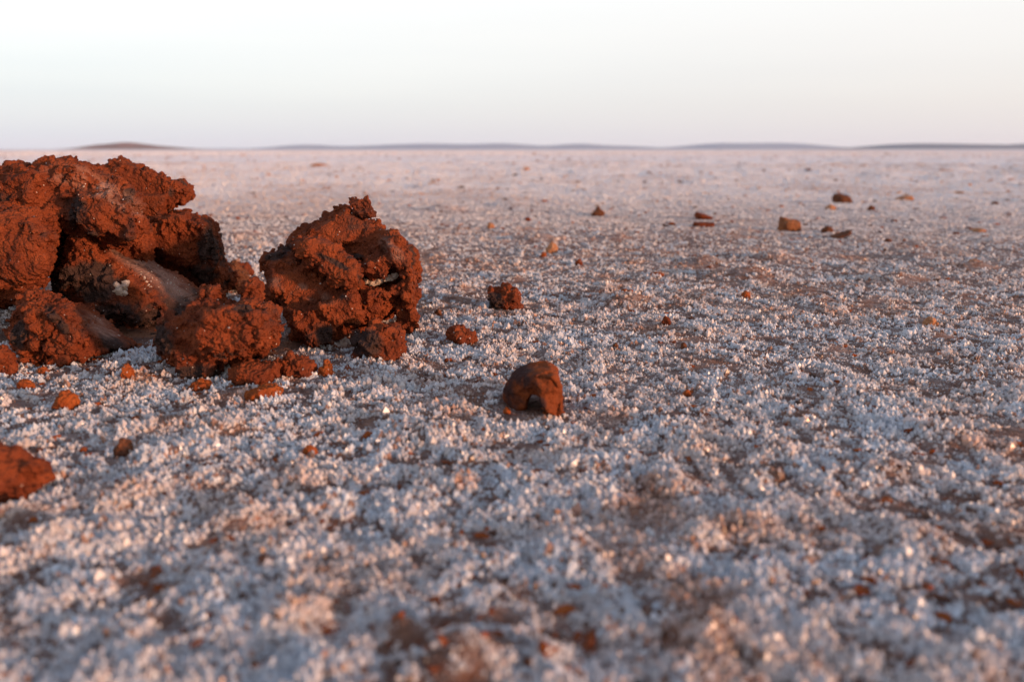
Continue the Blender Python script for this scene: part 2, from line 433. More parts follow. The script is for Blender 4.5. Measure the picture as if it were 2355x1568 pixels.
def remesh(parts, voxel, smooth_it, name='tmp'):
    V = []; T = []; o = 0
    for v, t in parts: V.append(v); T.append(t + o); o += len(v)
    me = tri_mesh(name, np.concatenate(V), np.concatenate(T))
    ob = D.objects.new(name, me); sc.collection.objects.link(ob)
    r_ = ob.modifiers.new('r', 'REMESH'); r_.mode = 'VOXEL'; r_.voxel_size = voxel
    if smooth_it:
        s_ = ob.modifiers.new('s', 'SMOOTH'); s_.factor = .5; s_.iterations = smooth_it
    dg = bpy.context.evaluated_depsgraph_get()
    m2 = D.meshes.new_from_object(ob.evaluated_get(dg))
    D.objects.remove(ob); D.meshes.remove(me)
    return m2
def get(me):
    V = np.empty(len(me.vertices) * 3, np.float32); me.vertices.foreach_get('co', V)
    Nn = np.empty(len(me.vertices) * 3, np.float32); me.vertex_normals.foreach_get('vector', Nn)
    return V.reshape(-1, 3).astype(float), Nn.reshape(-1, 3).astype(float)
def blob(c, r, rr, n=9):
    P = rr.normal(size=(n, 3)); P /= np.linalg.norm(P, axis=1)[:, None]
    return hull(c + P * r * (.7 + .5 * rr.random((n, 1))))
def to_pic(V):
    dy = V[:, 1]; dz = V[:, 2] - CAM_H
    fz = dy * CP - dz * SP; vz = dy * SP + dz * CP
    return 1177 + F * V[:, 0] / fz, 784 - F * vz / fz
PROTO = [blob(np.zeros(3), 1.0, np.random.default_rng(900 + q), 11) for q in range(40)]
def quick(c, r_, rr):
    v, t = PROTO[rr.integers(0, 40)]
    an = rr.uniform(0, 6.28); ca, sa = math.cos(an), math.sin(an)
    v = v * (r_ * rr.uniform(.8, 1.2, 3))
    return np.stack([v[:, 0] * ca - v[:, 1] * sa, v[:, 0] * sa + v[:, 1] * ca, v[:, 2]], 1) + c, t
def zone(V, zs):
    m_ = np.zeros(len(V))
    if not zs: return m_
    X_, Y_ = to_pic(V)
    for zz in zs:
        px, py, rx = zz[:3]; ry = zz[3] if len(zz) > 3 else rx
        an = R(zz[4]) if len(zz) > 4 else 0
        dx = X_ - px; dy = Y_ - py
        ux = dx * math.cos(an) + dy * math.sin(an); uy = -dx * math.sin(an) + dy * math.cos(an)
        m_ = np.maximum(m_, 1 - sstep(.35, 1.35, np.sqrt((ux / rx) ** 2 + (uy / ry) ** 2)))
    return m_
def clod(name, pieces, base, label, mat=MUD, voxel=.00034, rough=1.0, crumbs=400, crumb=.00066, smooth=(), dark=(), salt=(), seed=1, palek=.42,
         cat='mud clod', group=None, big=.0013, holes=(), soft=1, darkn=.0, pale=()):
    rr = np.random.default_rng(seed)
    parts = [hull([at(*q) for q in p]) if isinstance(p, list) else piece(*p) for p in pieces]
    m0 = remesh(parts, .00084, soft)
    V, Nn = get(m0)
    sm = np.clip(zone(V, smooth) * 1.5, 0, 1)
    V = V + Nn * .0001
    V = V + Nn * (big * fbm3(V, 75, seed, 3, .55))[:, None] * (1 - .75 * sm)[:, None]
    # pits and folds
    f1, cid = worley(V + .004 * np.stack([vn3(V, 120, 5), vn3(V, 120, 6), vn3(V, 120, 7)], 1), 95, seed + 9)
    rd = (1 - 2.2 * np.abs(vn3(V, 105, seed + 7))) * .6 + (1 - 2.2 * np.abs(vn3(V, 230, seed + 8))) * .4
    _, ch = worley(V + .003 * np.stack([vn3(V, 150, 15), vn3(V, 150, 16), vn3(V, 150, 17)], 1), 125, seed + 15)      # broken chunks, each set back by its own step
    V = V + Nn * (rough * .0024 * (ch - .55) * (1 - np.clip(sm * 1.3, 0, 1)))[:, None]
    V = V + Nn * (rough * (.0012 * (.42 - f1) + .0016 * (rd - .3)) * (1 - .9 * sm))[:, None]
    m0.vertices.foreach_set('co', V.astype(np.float32).ravel()); m0.update()
    T0 = np.array([p.vertices[:] for p in m0.polygons]); 
    P2 = [(V, np.concatenate([T0[:, :3], T0[:, [0, 2, 3]]]))]
    crumbs *= 10
    idx = rr.integers(0, len(V), crumbs)
    keep = rr.random(crumbs) > sm[idx] * .86
    clump = vn3(V[idx], 160, seed + 3) + .5 * vn3(V[idx], 400, seed + 4) > -.25
    for q in idx[keep & clump]:
        r_ = crumb * (.5 + 1.25 * rr.random() ** 4)
        P2.append(quick(V[q] + Nn[q] * r_ * .3, r_, rr))
    m1 = remesh(P2, voxel, 1)
    D.meshes.remove(m0)
    V, Nn = get(m1)
    sm = np.clip(zone(V, smooth) * 1.5, 0, 1); rg_ = rough * (1 - .76 * sm)
    f1, _ = worley(V, 330, seed + 21); f2, _ = worley(V, 800, seed + 33)
    dsp = rg_ * ((.0009 * (.5 - f1) * (.5 + .8 * vn3(V, 90, seed + 2))) + .0007 * (.5 - f2) + .0009 * fbm3(V, 260, seed + 5, 4, .6))
    cr = np.abs(vn3(V, 100, seed + 41)); dsp = dsp - rg_ * .0022 * (1 - sstep(0, .07, cr)) * sstep(-.05, .2, vn3(V, 45, seed + 43))
    V = V + Nn * dsp[:, None]
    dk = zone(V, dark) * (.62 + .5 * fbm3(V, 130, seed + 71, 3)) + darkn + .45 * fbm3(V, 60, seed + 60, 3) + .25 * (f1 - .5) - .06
    sa = zone(V, salt)
    b = np.array(base, float)
    V -= b
    m1.vertices.foreach_set('co', V.astype(np.float32).ravel())
    fattr(m1, 'dark', dk); fattr(m1, 'salt', sa)
    fattr(m1, 'pale', zone(V + b, pale) * np.clip(palek + .55 * fbm3(V + b, 190, seed + 90, 4, .65), 0, .9))
    m1.polygons.foreach_set('use_smooth', np.ones(len(m1.polygons), bool)); m1.update()
    m1.name = name; m1.materials.clear()
    o = link(name, m1, mat, loc=b)
    return tag(o, label, cat, group)
def gz(x, y): return float(ground_height(np.array([float(x)]), np.array([float(y)]))[0])
def child(parent, name, parts, mat, voxel=.0003, seed=1, rough=1.0, label=None, darkv=0.):
    """a part with a look of its own, modelled in place and hung under its clod"""
    m1 = remesh(parts, voxel, 1)
    V, Nn = get(m1)
    f1, _ = worley(V, 520, seed); f2, _ = worley(V, 1100, seed + 3)
    V = V + Nn * (rough * (.0008 * (.45 - f1) + .0004 * (.45 - f2)))[:, None]
    b = np.array(parent.location)
    m1.vertices.foreach_set('co', (V - b).astype(np.float32).ravel())
    fattr(m1, 'dark', np.full(len(V), darkv) + .4 * vn3(V, 160, seed)); fattr(m1, 'salt', np.zeros(len(V)))
    m1.materials.clear(); m1.update(); m1.name = name
    o = link(name, m1, mat, parent)
    if label: o['label'] = label
    return o
def grains(parent, name, spots, mat, label=None, seed=3):
    """spots: picture x, y, radius in picture units, depth"""
    rr = np.random.default_rng(seed)
    parts = [blob(at(px, py, Yd), r_ * Yd / F, rr, 10) for px, py, r_, Yd in spots]
    return child(parent, name, parts, mat, .00022, seed, .35, label)
def surf_y(o, px, py):
    """depth at which the ray through a picture point meets a clod"""
    bpy.context.view_layer.update()
    c = Vector((0, 0, CAM_H)); d = Vector(at(px, py, 1.0)) - c; d.normalize()
    hit, loc, nn, ix = o.ray_cast(c - o.location, d)
    return (loc + o.location).y if hit else None

# A1: the large overhanging boulder at the far left
A1 = clod('mud_boulder', [
    ([(-90, 520), (-40, 420), (0, 395), (40, 378), (120, 372), (110, 470), (60, 560), (-60, 600)], .325, .05, .7),
    ([(40, 385), (115, 362), (165, 368), (215, 395), (290, 430), (325, 470), (310, 520), (210, 535), (110, 530), (50, 470)], .325, .045, .72, .35),
    ([(-60, 500), (20, 470), (90, 478), (135, 520), (128, 590), (95, 650), (45, 690), (-10, 705), (-80, 690)], .300, .05, .66),
    ([(150, 440), (240, 430), (300, 455), (328, 500), (322, 560), (300, 580), (255, 560), (180, 535)], .312, .035, .7),
    ([(200, 520), (330, 500), (350, 590), (330, 640), (240, 600)], .345, .03, .7),
    ([(-80, 480), (110, 420), (200, 480), (120, 620), (-60, 680)], .345, .05, .8)],
    (-.20, .325, .0), 'largest red mud boulder, at the left edge, overhanging the slabs below it', seed=3, pale=[(240, 440, 110, 26, 28), (150, 400, 60, 25)], crumbs=900, big=.0022,
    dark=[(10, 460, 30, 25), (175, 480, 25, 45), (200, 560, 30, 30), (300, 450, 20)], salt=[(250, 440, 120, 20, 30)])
# A2: the back clod with the pointed slab
A2 = clod('mud_clod', [
    ([(160, 400), (235, 372), (280, 366), (300, 385), (320, 405), (345, 420), (425, 428), (425, 455), (410, 475), (380, 480), (330, 500), (240, 500)], .375, .016, .92),
    ([(425, 426), (436, 432), (432, 455), (415, 474), (395, 470), (400, 430)], .375, .016, .8),
    ([(300, 440), (390, 440), (368, 478), (372, 520), (300, 560)], .375, .03, .75),
    ([(290, 500), (370, 488), (430, 484), (470, 500), (500, 515), (505, 555), (500, 610), (440, 625), (380, 610), (300, 560)], .37, .045, .66),
    ([(450, 520), (490, 530), (512, 565), (508, 630), (470, 645), (430, 625)], .372, .035, .7),
    ([(330, 560), (520, 600), (545, 640), (520, 664), (400, 664), (330, 630)], .385, .04, .7),
    ([(200, 480), (420, 540), (380, 664), (180, 664)], .40, .03, .8)],
    (-.165, .38, .0), 'red mud clod behind the boulder, with a pointed slab jutting right', seed=5, crumbs=700, big=.0010,
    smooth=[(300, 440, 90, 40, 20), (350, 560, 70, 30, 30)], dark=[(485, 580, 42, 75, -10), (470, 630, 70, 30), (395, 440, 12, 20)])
def knobs(par, clusters, Yk, mat=None):
    for q, cl in enumerate(clusters):
        child(par, 'knob', [blob(at(px, py, Yk), r_ * Yk / F, np.random.default_rng(px), 14) for px, py, r_ in cl], mat or MUD, .00035, 5 + q, 1.3, darkv=.3)
knobs(A2, [[(418, 424, 15), (427, 440, 13), (410, 432, 12), (424, 455, 9)], [(390, 496, 15), (378, 500, 10), (402, 494, 10)], [(418, 494, 14), (428, 500, 9)], [(475, 512, 17), (486, 518, 12)], [(498, 545, 14), (500, 558, 12)], [(507, 590, 13), (510, 604, 11)]], .372)
# dark lumps seen behind, right of it
clod('mud_clod', [([(430, 640), (470, 612), (520, 608), (560, 635), (566, 664), (430, 668)], .40, .03, .7), ([(500, 620), (540, 600), (575, 640), (560, 668), (500, 664)], .41, .03, .7)],
     (-.15, .4, 0), 'low dark brown clod in the gap between the boulder pile and the big right clod', mat=MUDD, seed=7, crumbs=200, dark=[(500, 640, 80, 40)])
# A3: tilted slab with a grey salt-flecked top
A3 = clod('mud_slab', [
    [(182, 528, .335), (236, 533, .350), (262, 545, .352), (340, 590, .348), (412, 632, .344), (460, 668, .338), (448, 708, .325), (400, 722, .312), (330, 672, .305), (255, 610, .306), (205, 572, .312),
     (120, 640, .330), (150, 560, .332), (170, 640, .306), (165, 690, .322), (250, 716, .308), (320, 742, .306), (400, 735, .312), (260, 770, .335), (400, 765, .335), (150, 700, .345), (430, 745, .340)],
    ([(125, 620), (165, 575), (230, 600), (300, 680), (330, 740), (270, 735), (170, 700), (110, 665)], .314, .022, .7),
    ([(160, 545), (190, 528), (225, 560), (240, 610), (215, 640), (170, 600)], .312, .018, .7)],
    (-.155, .32, .0), 'slab leaning down to the right, its flat brown top flecked with salt', seed=9, crumbs=420, big=.0013,
    smooth=[(345, 620, 135, 28, 33), (395, 665, 75, 34, 36)], pale=[(340, 615, 120, 26, 32), (400, 660, 60, 26, 36)], palek=.8, dark=[(150, 660, 50, 50), (320, 735, 120, 45, 10), (430, 710, 50, 30, 25), (220, 650, 60, 60, 40)], salt=[(370, 640, 90, 40, 30)], darkn=.22)  # lower dark zone puts the black shadow of the gap into the colour
# A4: lower left clod with smooth wedge
A4 = clod('mud_clod', [
    ([(28, 730), (50, 685), (90, 675), (145, 688), (185, 722), (225, 790), (190, 822), (130, 836), (50, 836), (30, 790)], .270, .038, .66),
    [(150, 690, .282), (200, 703, .292), (245, 735, .292), (308, 786, .284), (300, 800, .272), (240, 815, .262), (200, 826, .258), (170, 740, .262), (215, 768, .262), (150, 820, .262), (250, 800, .29), (160, 815, .29)],
    ([(60, 790), (200, 790), (210, 828), (120, 843), (50, 843)], .268, .03, .7)],
    (-.16, .268, .0), 'crumbly red clod at the lower left ending in a smooth brown wedge', seed=11, crumbs=620, big=.0014,
    smooth=[(248, 764, 66, 30, 38), (200, 725, 45, 14, 38)], palek=.32, pale=[(235, 755, 60, 20, 38)], dark=[(270, 795, 45, 22, 25), (40, 770, 25, 45), (130, 740, 15, 60, -35)])
# A5: front middle clod with two turrets
A5 = clod('mud_clod', [
    ([(350, 790), (362, 745), (405, 715), (470, 705), (500, 780), (470, 845), (400, 845), (365, 815)], .255, .034, .66),
    ([(400, 730), (470, 690), (560, 692), (630, 700), (640, 760), (632, 785), (590, 796), (550, 826), (480, 838), (410, 812)], .250, .04, .62),
    ([(470, 700), (475, 665), (500, 650), (510, 680), (515, 715)], .258, .014, .7),
    ([(550, 700), (548, 665), (575, 643), (605, 650), (612, 680), (608, 715)], .260, .018, .7),
    ([(560, 760), (640, 760), (638, 790), (600, 815), (560, 810)], .262, .02, .7),
    ([(410, 820), (440, 820), (440, 880), (425, 885), (410, 850)], .244, .010, .7),
    ([(440, 830), (500, 830), (490, 872), (455, 876)], .250, .02, .7),
    ([(380, 780), (540, 780), (520, 850), (410, 850)], .278, .03, .75)],
    (-.105, .25, .0), 'knobbly red clod in front, two small turrets rising from its top', seed=13, crumbs=900, big=.0016,
    dark=[(375, 770, 30, 55), (400, 720, 60, 18, -25), (450, 855, 60, 22), (560, 708, 30, 12), (520, 820, 30, 10)])  # dark zones paint the shaded left side and underside into the colour
# B: the large right clod
B = clod('mud_boulder', [
    ([(662, 562), (690, 535), (727, 512), (765, 492), (798, 474), (838, 496), (880, 522), (916, 550), (900, 600), (760, 610), (680, 600)], .318, .034, .8, .3),
    ([(598, 612), (620, 580), (668, 575), (760, 640), (800, 668), (832, 692), (820, 718), (740, 738), (655, 722), (610, 682)], .303, .04, .75, .25),
    ([(664, 562), (700, 548), (738, 545), (762, 556), (792, 575), (832, 620), (834, 655), (800, 662), (760, 634), (700, 604)], .285, .022, .72),
    ([(838, 602), (870, 584), (902, 590), (900, 628), (882, 648), (845, 652), (830, 630)], .292, .02, .75),
    ([(880, 540), (912, 545), (942, 588), (970, 640), (965, 700), (932, 728), (915, 690), (912, 640), (895, 590)], .302, .04, .7),
    ([(760, 530), (920, 550), (945, 700), (900, 742), (820, 735), (780, 640)], .314, .03, .85),
    ([(830, 665), (925, 650), (905, 705), (850, 742), (828, 735)], .298, .03, .75),
    ([(745, 684), (800, 665), (830, 690), (828, 742), (800, 757), (760, 742)], .287, .028, .7),
    ([(905, 690), (946, 690), (970, 755), (946, 774), (916, 762)], .297, .014, .75),
    ([(655, 700), (790, 690), (792, 750), (765, 794), (715, 802), (678, 772)], .289, .034, .75),
    ([(690, 690), (880, 680), (850, 775), (720, 785)], .318, .035, .8)],
    (-.075, .303, .0), 'largest clod right of the pile, rising to a knob, with a pale salt strip', seed=17, crumbs=1100, big=.0016,
    pale=[(690, 668, 75, 18, 18), (900, 575, 40, 16, 45)], smooth=[(700, 660, 100, 24, 18), (775, 530, 60, 35, -20), (905, 580, 35, 18, 45)], dark=[(735, 765, 55, 40), (790, 690, 18, 20), (815, 590, 30, 10), (640, 580, 45, 16, -25), (868, 640, 8, 22), (940, 765, 22, 18), (830, 640, 12, 40), (760, 600, 60, 10, 25)])  # dark foot is its own tone; crevice zones paint shade into the colour
def jit(seed): return np.random.default_rng(seed)
knobs(B, [[(815, 464, 18), (828, 472, 18), (840, 480, 24), (846, 464, 15), (836, 492, 19), (850, 490, 15), (822, 484, 17)], [(903, 542, 14), (914, 545, 10)], [(950, 620, 11), (962, 617, 11), (969, 622, 6)], [(614, 588, 14), (606, 592, 8)]], .306)
sy = min([y for y in (surf_y(B, x, yy) for x, yy in ((840, 652), (870, 645), (900, 640))) if y] or [.285])
child(B, 'salt_strip', [blob(at(px, py, sy - .0030), 1.35 * r * sy / F, jit(px + 5), 12) for px, py, r in [(834, 652, 7), (839, 650, 8), (846, 652, 8), (852, 650, 8), (858, 650, 8), (863, 648, 7), (868, 647, 8), (874, 647, 7), (880, 645, 7), (886, 643, 7), (892, 642, 7), (898, 640, 7), (904, 637, 8), (910, 635, 6)]], SALTC, .00025, 4, .7, 'pale salt strip stuck across the clod')
yk = surf_y(A3, 276, 662) or .305
child(A3, 'salt_chunk', [blob(at(px, py, yk), 1.3 * r * .3 / F, jit(px + 9), 16) for px, py, r in [(272, 664, 13), (278, 672, 12), (286, 655, 10), (290, 650, 8), (266, 658, 9)]], SALTC, .00025, 6, .6, 'pink white salt chunk on the dark slab')
yk = surf_y(A1, 168, 549) or surf_y(A3, 168, 549) or .30
child(A1, 'salt_chunk', [blob(at(px, py, yk), r * .3 / F, jit(px + 2), 10) for px, py, r in [(168, 549, 8), (174, 553, 7), (166, 545, 6)]], SALTC, .00025, 7, .5)
def specks(o, nm, lst, label=None):
    for px, py, r_ in lst:
        y_ = surf_y(o, px, py)
        if y_: child(o, 'salt_fleck', [blob(at(px, py, y_), r_ * .8 * y_ / F, jit(int(px * 7 + py)), 10)], SALTC, .0002, 2, .3)
specks(A3, 'salt_flecks', [(398, 638, 7), (340, 655, 6), (347, 660, 5), (332, 664, 5), (378, 648, 3), (385, 622, 3), (362, 612, 5), (372, 616, 3), (420, 646, 3), (435, 655, 4), (365, 660, 4), (400, 655, 3), (310, 600, 3), (350, 640, 4), (415, 700, 4), (330, 640, 7), (338, 648, 6), (325, 625, 4), (302, 590, 4), (290, 580, 3), (386, 645, 5), (392, 650, 4), (405, 640, 3), (428, 665, 3), (440, 680, 3), (376, 630, 3), (348, 625, 3), (412, 670, 4), (424, 690, 3)], 'small white salt flecks on the slab top')
specks(A4, 'salt_flecks', [(219, 728, 4), (225, 732, 4), (273, 772, 5), (112, 745, 2)])
specks(A5, 'salt_flecks', [(517, 703, 4), (560, 727, 3), (470, 760, 3), (600, 705, 3), (640, 735, 3)])
specks(A1, 'salt_flecks', [(193, 430, 4), (285, 485, 3), (320, 510, 4), (258, 480, 3), (286, 540, 3), (70, 535, 3), (240, 455, 4)])
specks(B, 'salt_flecks', [(740, 610, 3), (690, 640, 2), (870, 600, 3), (905, 655, 3)])

# C: the small arched stone in the middle
C_ = clod('arched_stone', [
    [(1176, 855, .216), (1213, 830, .216), (1262, 822, .214), (1284, 838, .212), (1160, 882, .215), (1162, 908, .214), (1228, 868, .200), (1274, 868, .199), (1292, 885, .206), (1200, 903, .203), (1245, 908, .201), (1290, 908, .204), (1168, 880, .222), (1285, 870, .222), (1280, 908, .220), (1172, 908, .222)],
    [(1159, 885, .214), (1222, 895, .204), (1222, 918, .205), (1214, 948, .207), (1180, 944, .210), (1161, 918, .213), (1218, 895, .220), (1170, 890, .222), (1170, 925, .221), (1205, 935, .219)],
    [(1236, 895, .201), (1292, 880, .205), (1296, 945, .203), (1284, 964, .201), (1258, 952, .199), (1238, 928, .200), (1240, 895, .218), (1290, 885, .220), (1290, 935, .218), (1252, 930, .217)],
    ([(1188, 930), (1262, 930), (1262, 952), (1190, 950)], .218, .007, .9)],  # added back foot, dark, stands in for the shadow beneath the arch
    (.005, .21, .0), 'small smooth arched stone standing alone in the middle, with a hole beneath', mat=STONE, rough=.42, darkn=.1, crumbs=3, voxel=.00036, big=.0009, seed=23,
    cat='stone', dark=[(1182, 875, 60, 70), (1190, 850, 50, 40), (1225, 932, 42, 24), (1225, 935, 30, 20), (1185, 920, 34, 35)])  # dark zones paint the shade of the left face and the hole

# small clods lying on the salt, placed where they touch the ground:  x, bottom y, width, height (picture units), material, label, seed, roughness
def small(px, pb, wd, ht, mat, label, seed, rough=1.0, group='mud clods scattered on the salt', shape=None, dark=(), sink=.12):
    Yg = ground_y(pb); s = Yg / F
    g = at(px, pb, Yg); z0 = gz(g[0], g[1])
    rr = np.random.default_rng(seed)
    parts = []
    u = lambda a, b: rr.uniform(a, b)
    W, H_ = wd * s, ht * s
    if pb < 620: W *= .86; H_ *= .80; rough *= .7
    if shape is None:
        shape = [(-.5, .1, .0), (-.42, .6, 0), (-.1, 1.0, 0), (.28, .85, 0), (.5, .45, 0), (.45, 0, 0), (-.3, 0, 0)]
    cx = g[0]; cy = g[1] + W * .3; cz = z0 - H_ * sink
    P = []
    for q in shape:
        sx_, sz_ = q[0], q[1]
        for dy, f in ((-.42, .6), (-.1, 1.0), (.2, 1.0), (.45, .6)):
            P.append((cx + W * sx_ * f * u(.88, 1.08), cy + W * dy * u(.8, 1.1), cz + H_ * (1 + sink) * (.42 + (sz_ - .42) * f) * u(.92, 1.05)))
    parts.append(hull(P))
    if wd > 25 and (shape is None or wd > 75):
        for q in range(7):
            an = u(-.45, .45)
            parts.append(blob(np.array([cx + W * an, cy - W * .25 + W * u(-.1, .2), cz + H_ * u(.15, .85)]), min(W, H_) * u(.14, .30), rr, 12))
    vx = max(.00030, Yg * .00125, W / 110)
    nm = 'mud_clod' if wd > 36 else 'mud_crumb'
    b = np.array([cx, cy, z0])
    m0 = remesh(parts, vx, 2)
    V, Nn = get(m0)
    sc_ = min(W, H_)
    f1, _ = worley(V, 2.6 / sc_, seed + 21); f2, _ = worley(V, 6.5 / sc_, seed + 33)
    V = V + Nn * (rough * sc_ * (.14 * fbm3(V, 1.6 / sc_, seed, 2) + .20 * (.5 - f1) + .11 * (.5 - f2) + .05 * fbm3(V, 9 / sc_, seed + 4, 2)))[:, None]
    dk = .28 * fbm3(V, 1.5 / sc_, seed + 60, 2) + zone(V, dark)
    m0.vertices.foreach_set('co', (V - b).astype(np.float32).ravel())
    fattr(m0, 'dark', dk); fattr(m0, 'salt', np.zeros(len(V)) + .1)
    m0.polygons.foreach_set('use_smooth', np.ones(len(m0.polygons), bool)); m0.update(); m0.name = nm; m0.materials.clear()
    o = link(nm, m0, mat, loc=b)
    return tag(o, label, 'mud clod' if wd > 36 else 'mud crumb', group)
small(865, 830, 128, 88, MUD, 'dark crumbly clod at the right foot of the big right clod', 31, 1.2, dark=[(840, 790, 50, 40)])
small(576, 890, 118, 48, MUD, 'oblong red clod lying in front of the turreted clod', 32, shape=[(-.5, .2), (-.46, .8), (-.25, 1), (.25, .95), (.47, .9), (.5, .3), (.4, 0), (-.4, 0)])
small(674, 872, 80, 58, MUD, 'small craggy red clod just right of the oblong one', 33, 1.3)
small(752, 868, 34, 38, MUDF, 'tiny bright crumb right of the craggy clod, under the big clod', 34, 1.3)
small(1060, 800, 76, 46, MUD, 'orange red lump resting tilted on the salt right of the big clod', 35, shape=[(-.5, .75), (-.35, 1), (.1, .9), (.45, .5), (.5, .2), (.35, 0), (0, .05), (-.45, .35)], sink=.02)
small(1160, 714, 84, 52, MUD, 'dark red jagged clod behind the arched stone', 36, 1.2, shape=[(-.5, .0), (-.45, .4), (-.4, .75), (-.1, .85), (.12, 1), (.4, .8), (.5, .3), (.45, 0)], dark=[(1135, 695, 25, 25)])
small(1007, 728, 20, 18, MUDD, 'tiny dark round crumb between the big clod and the jagged one', 37)
small(12, 1156, 170, 118, MUD, 'blurred orange clod cut by the left edge, nearest the camera', 38, .8, shape=[(-.5, 0), (-.5, .9), (-.1, 1), (.15, .8), (.45, .42), (.5, .25), (.2, .08), (0, 0)])
small(138, 952, 62, 42, MUDF, 'small orange clod on the salt before the lower left clod', 39, 1.2, shape=[(-.5, .1), (-.4, .5), (-.05, .6), (.1, 1), (.35, .9), (.5, .4), (.4, 0)])
small(5, 866, 52, 80, MUD, 'red crumb heap at the left edge beside the lower left clod', 40, 1.2)
small(548, 640, 56, 30, MUD, 'blurred orange clod seen through the gap behind the pile', 41)
small(844, 1008, 30, 20, MUDF, 'orange crumb on the salt left of and before the arched stone', 42)
small(1165, 952, 20, 20, MUDF, 'tiny orange crumb touching the left foot of the arched stone', 43)
small(1112, 1000, 18, 16, MUDF, 'tiny orange crumb alone below and left of the arched stone', 44)
small(708, 1050, 44, 26, MUDF, 'dull red crumb in the frosted foreground, left of middle', 45)
small(278, 1055, 52, 36, MUDD, 'dark purple brown lump frosted with salt, left foreground', 46)
small(292, 890, 34, 36, MUDF, 'bright orange crumb at the near edge of the pile shadow', 47)
small(50, 1004 - 110, 40, 24, MUDF, 'orange crumb on the frost under the lower left clod', 48)
small(1270, 587, 34, 34, MUDP, 'ochre cube shaped clod on a low mound, behind the jagged clod', 50)
small(1250, 594, 16, 18, MUDF, 'tiny red crumb at the left foot of the ochre clod', 51)
small(1331, 612, 22, 18, MUD, 'tiny rust crumb right of and nearer than the ochre clod', 52)
small(1375, 497, 36, 26, MUDD, 'dark pointed clod, farther left of the distant group', 53, shape=[(-.5, .1), (-.4, .5), (0, 1), (.4, .6), (.5, .3), (.4, 0), (-.3, 0)])
small(1622, 507, 54, 19, MUD, 'flat wedge of mud, the upper of a close pair far off', 54, shape=[(-.5, .6), (-.4, 1), (0, .8), (.5, .2), (.3, 0), (-.3, 0)])
small(1622, 524, 60, 14, MUD, 'long flat strip of mud, the lower of a close pair far off', 55, shape=[(-.5, .2), (-.4, 1), (.5, .8), (.5, .1), (-.3, 0)])
small(1820, 532, 62, 40, MUDB, 'largest of the distant clods, squarish brown with one pale side', 56, .7, shape=[(-.5, .1), (-.48, .7), (-.35, 1), (0, .85), (.4, .8), (.5, .4), (.45, 0)])
small(1943, 468, 52, 24, MUDD, 'farthest dark brown clod, with a square left end', 57, .8, shape=[(-.5, .3), (-.45, 1), (-.1, 1), (.35, .8), (.5, .1), (-.4, 0)])
small(1912, 483, 26, 16, MUDP, 'pale orange clod below the farthest dark clod', 58)
small(2005, 488, 20, 16, MUDD, 'round dark crumb right of the pale orange clod', 59)
small(1905, 536, 32, 20, MUDD, 'small dark clod right of the squarish brown one', 60)
small(1938, 550, 56, 22, MUDD, 'thin stick shaped sliver of mud pointing up to the right', 61, .6, shape=[(-.5, 0), (-.5, .15), (.2, .75), (.42, 1), (.5, .8), (.4, .6), (-.2, 0)])
small(2043, 560, 20, 14, MUDD, 'grey crumb alone right of the thin sliver', 62)
small(1128, 529, 22, 16, MUDP, 'pale orange crumb past the right shoulder of the big clod', 63)
small(1210, 395, 18, 10, MUDP, 'orange clod near the horizon, left of centre', 64)
small(730, 386, 46, 9, MUDP, 'pale flat clod near the horizon, above the gap between boulders', 65)
small(1860, 396, 22, 8, MUDD, 'dark flat clod near the horizon on the right', 66)
small(2085, 462, 52, 14, MUDP, 'pale pink mound shaped clod far right', 67, shape=[(-.5, .1), (-.2, .7), (0, 1), (.2, .7), (.45, .9), (.5, .1)])
small(1716, 692, 24, 18, MUDF, 'bright orange chip sticking up from the frost, right of centre', 68)
small(1532, 755, 26, 24, MUD, 'frosted red brown crumb directly behind the arched stone to its right', 69)
small(2142, 756, 32, 24, MUDP, 'red crumb capped with white salt, right side of the middle ground', 70)
small(2245, 608, 32, 13, MUDP, 'orange mound crumb near the right edge, beyond the salt capped one', 71)
small(1440, 690, 44, 22, MUDF, 'orange bump topping the frosted mound right of the jagged clod', 72)
small(1512, 638, 34, 9, MUDF, 'flat orange flake between the frosted mound and the rusty mound', 73)
small(1572, 815 - 6, 0 + 16, 20, MUDD, 'tiny dark upright crumb, behind and right of the arched stone', 74)
small(1415, 805, 14, 18, MUDD, 'tiny dark standing crumb nearer than the frosted crumb', 75)
small(2255, 533, 40, 11, MUDP, 'flat reddish clod near the right edge, far off', 76)
small(1213, 510, 18, 12, MUD, 'tiny rust crumb far off, above the ochre clod', 77)
small(1580, 912, 22, 16, MUDF, 'orange crumb in the frost right of the arched stone', 78)
small(2380 - 1320, 1130, 30, 24, MUDF, 'blurred orange crumb in the near frost, centre', 79)

small(600, 925, 90, 30, MUDF, 'low heap of salty red grains before the oblong clod', 81, 1.5, sink=.3)
small(455, 900, 60, 20, MUDF, 'dim crumb heap tucked under the front of the turreted clod', 82, 1.4, sink=.3)
small(96, 862, 24, 16, MUDF, 'tiny crumb resting against the near side of the lower left clod', 83)
small(1545, 520, 22, 10, MUDF, 'tiny rust crumb far off, left of the close pair', 84)
small(2290, 470, 20, 9, MUDD, 'dark speck of mud at the far right, past the pale mound shaped clod', 85)

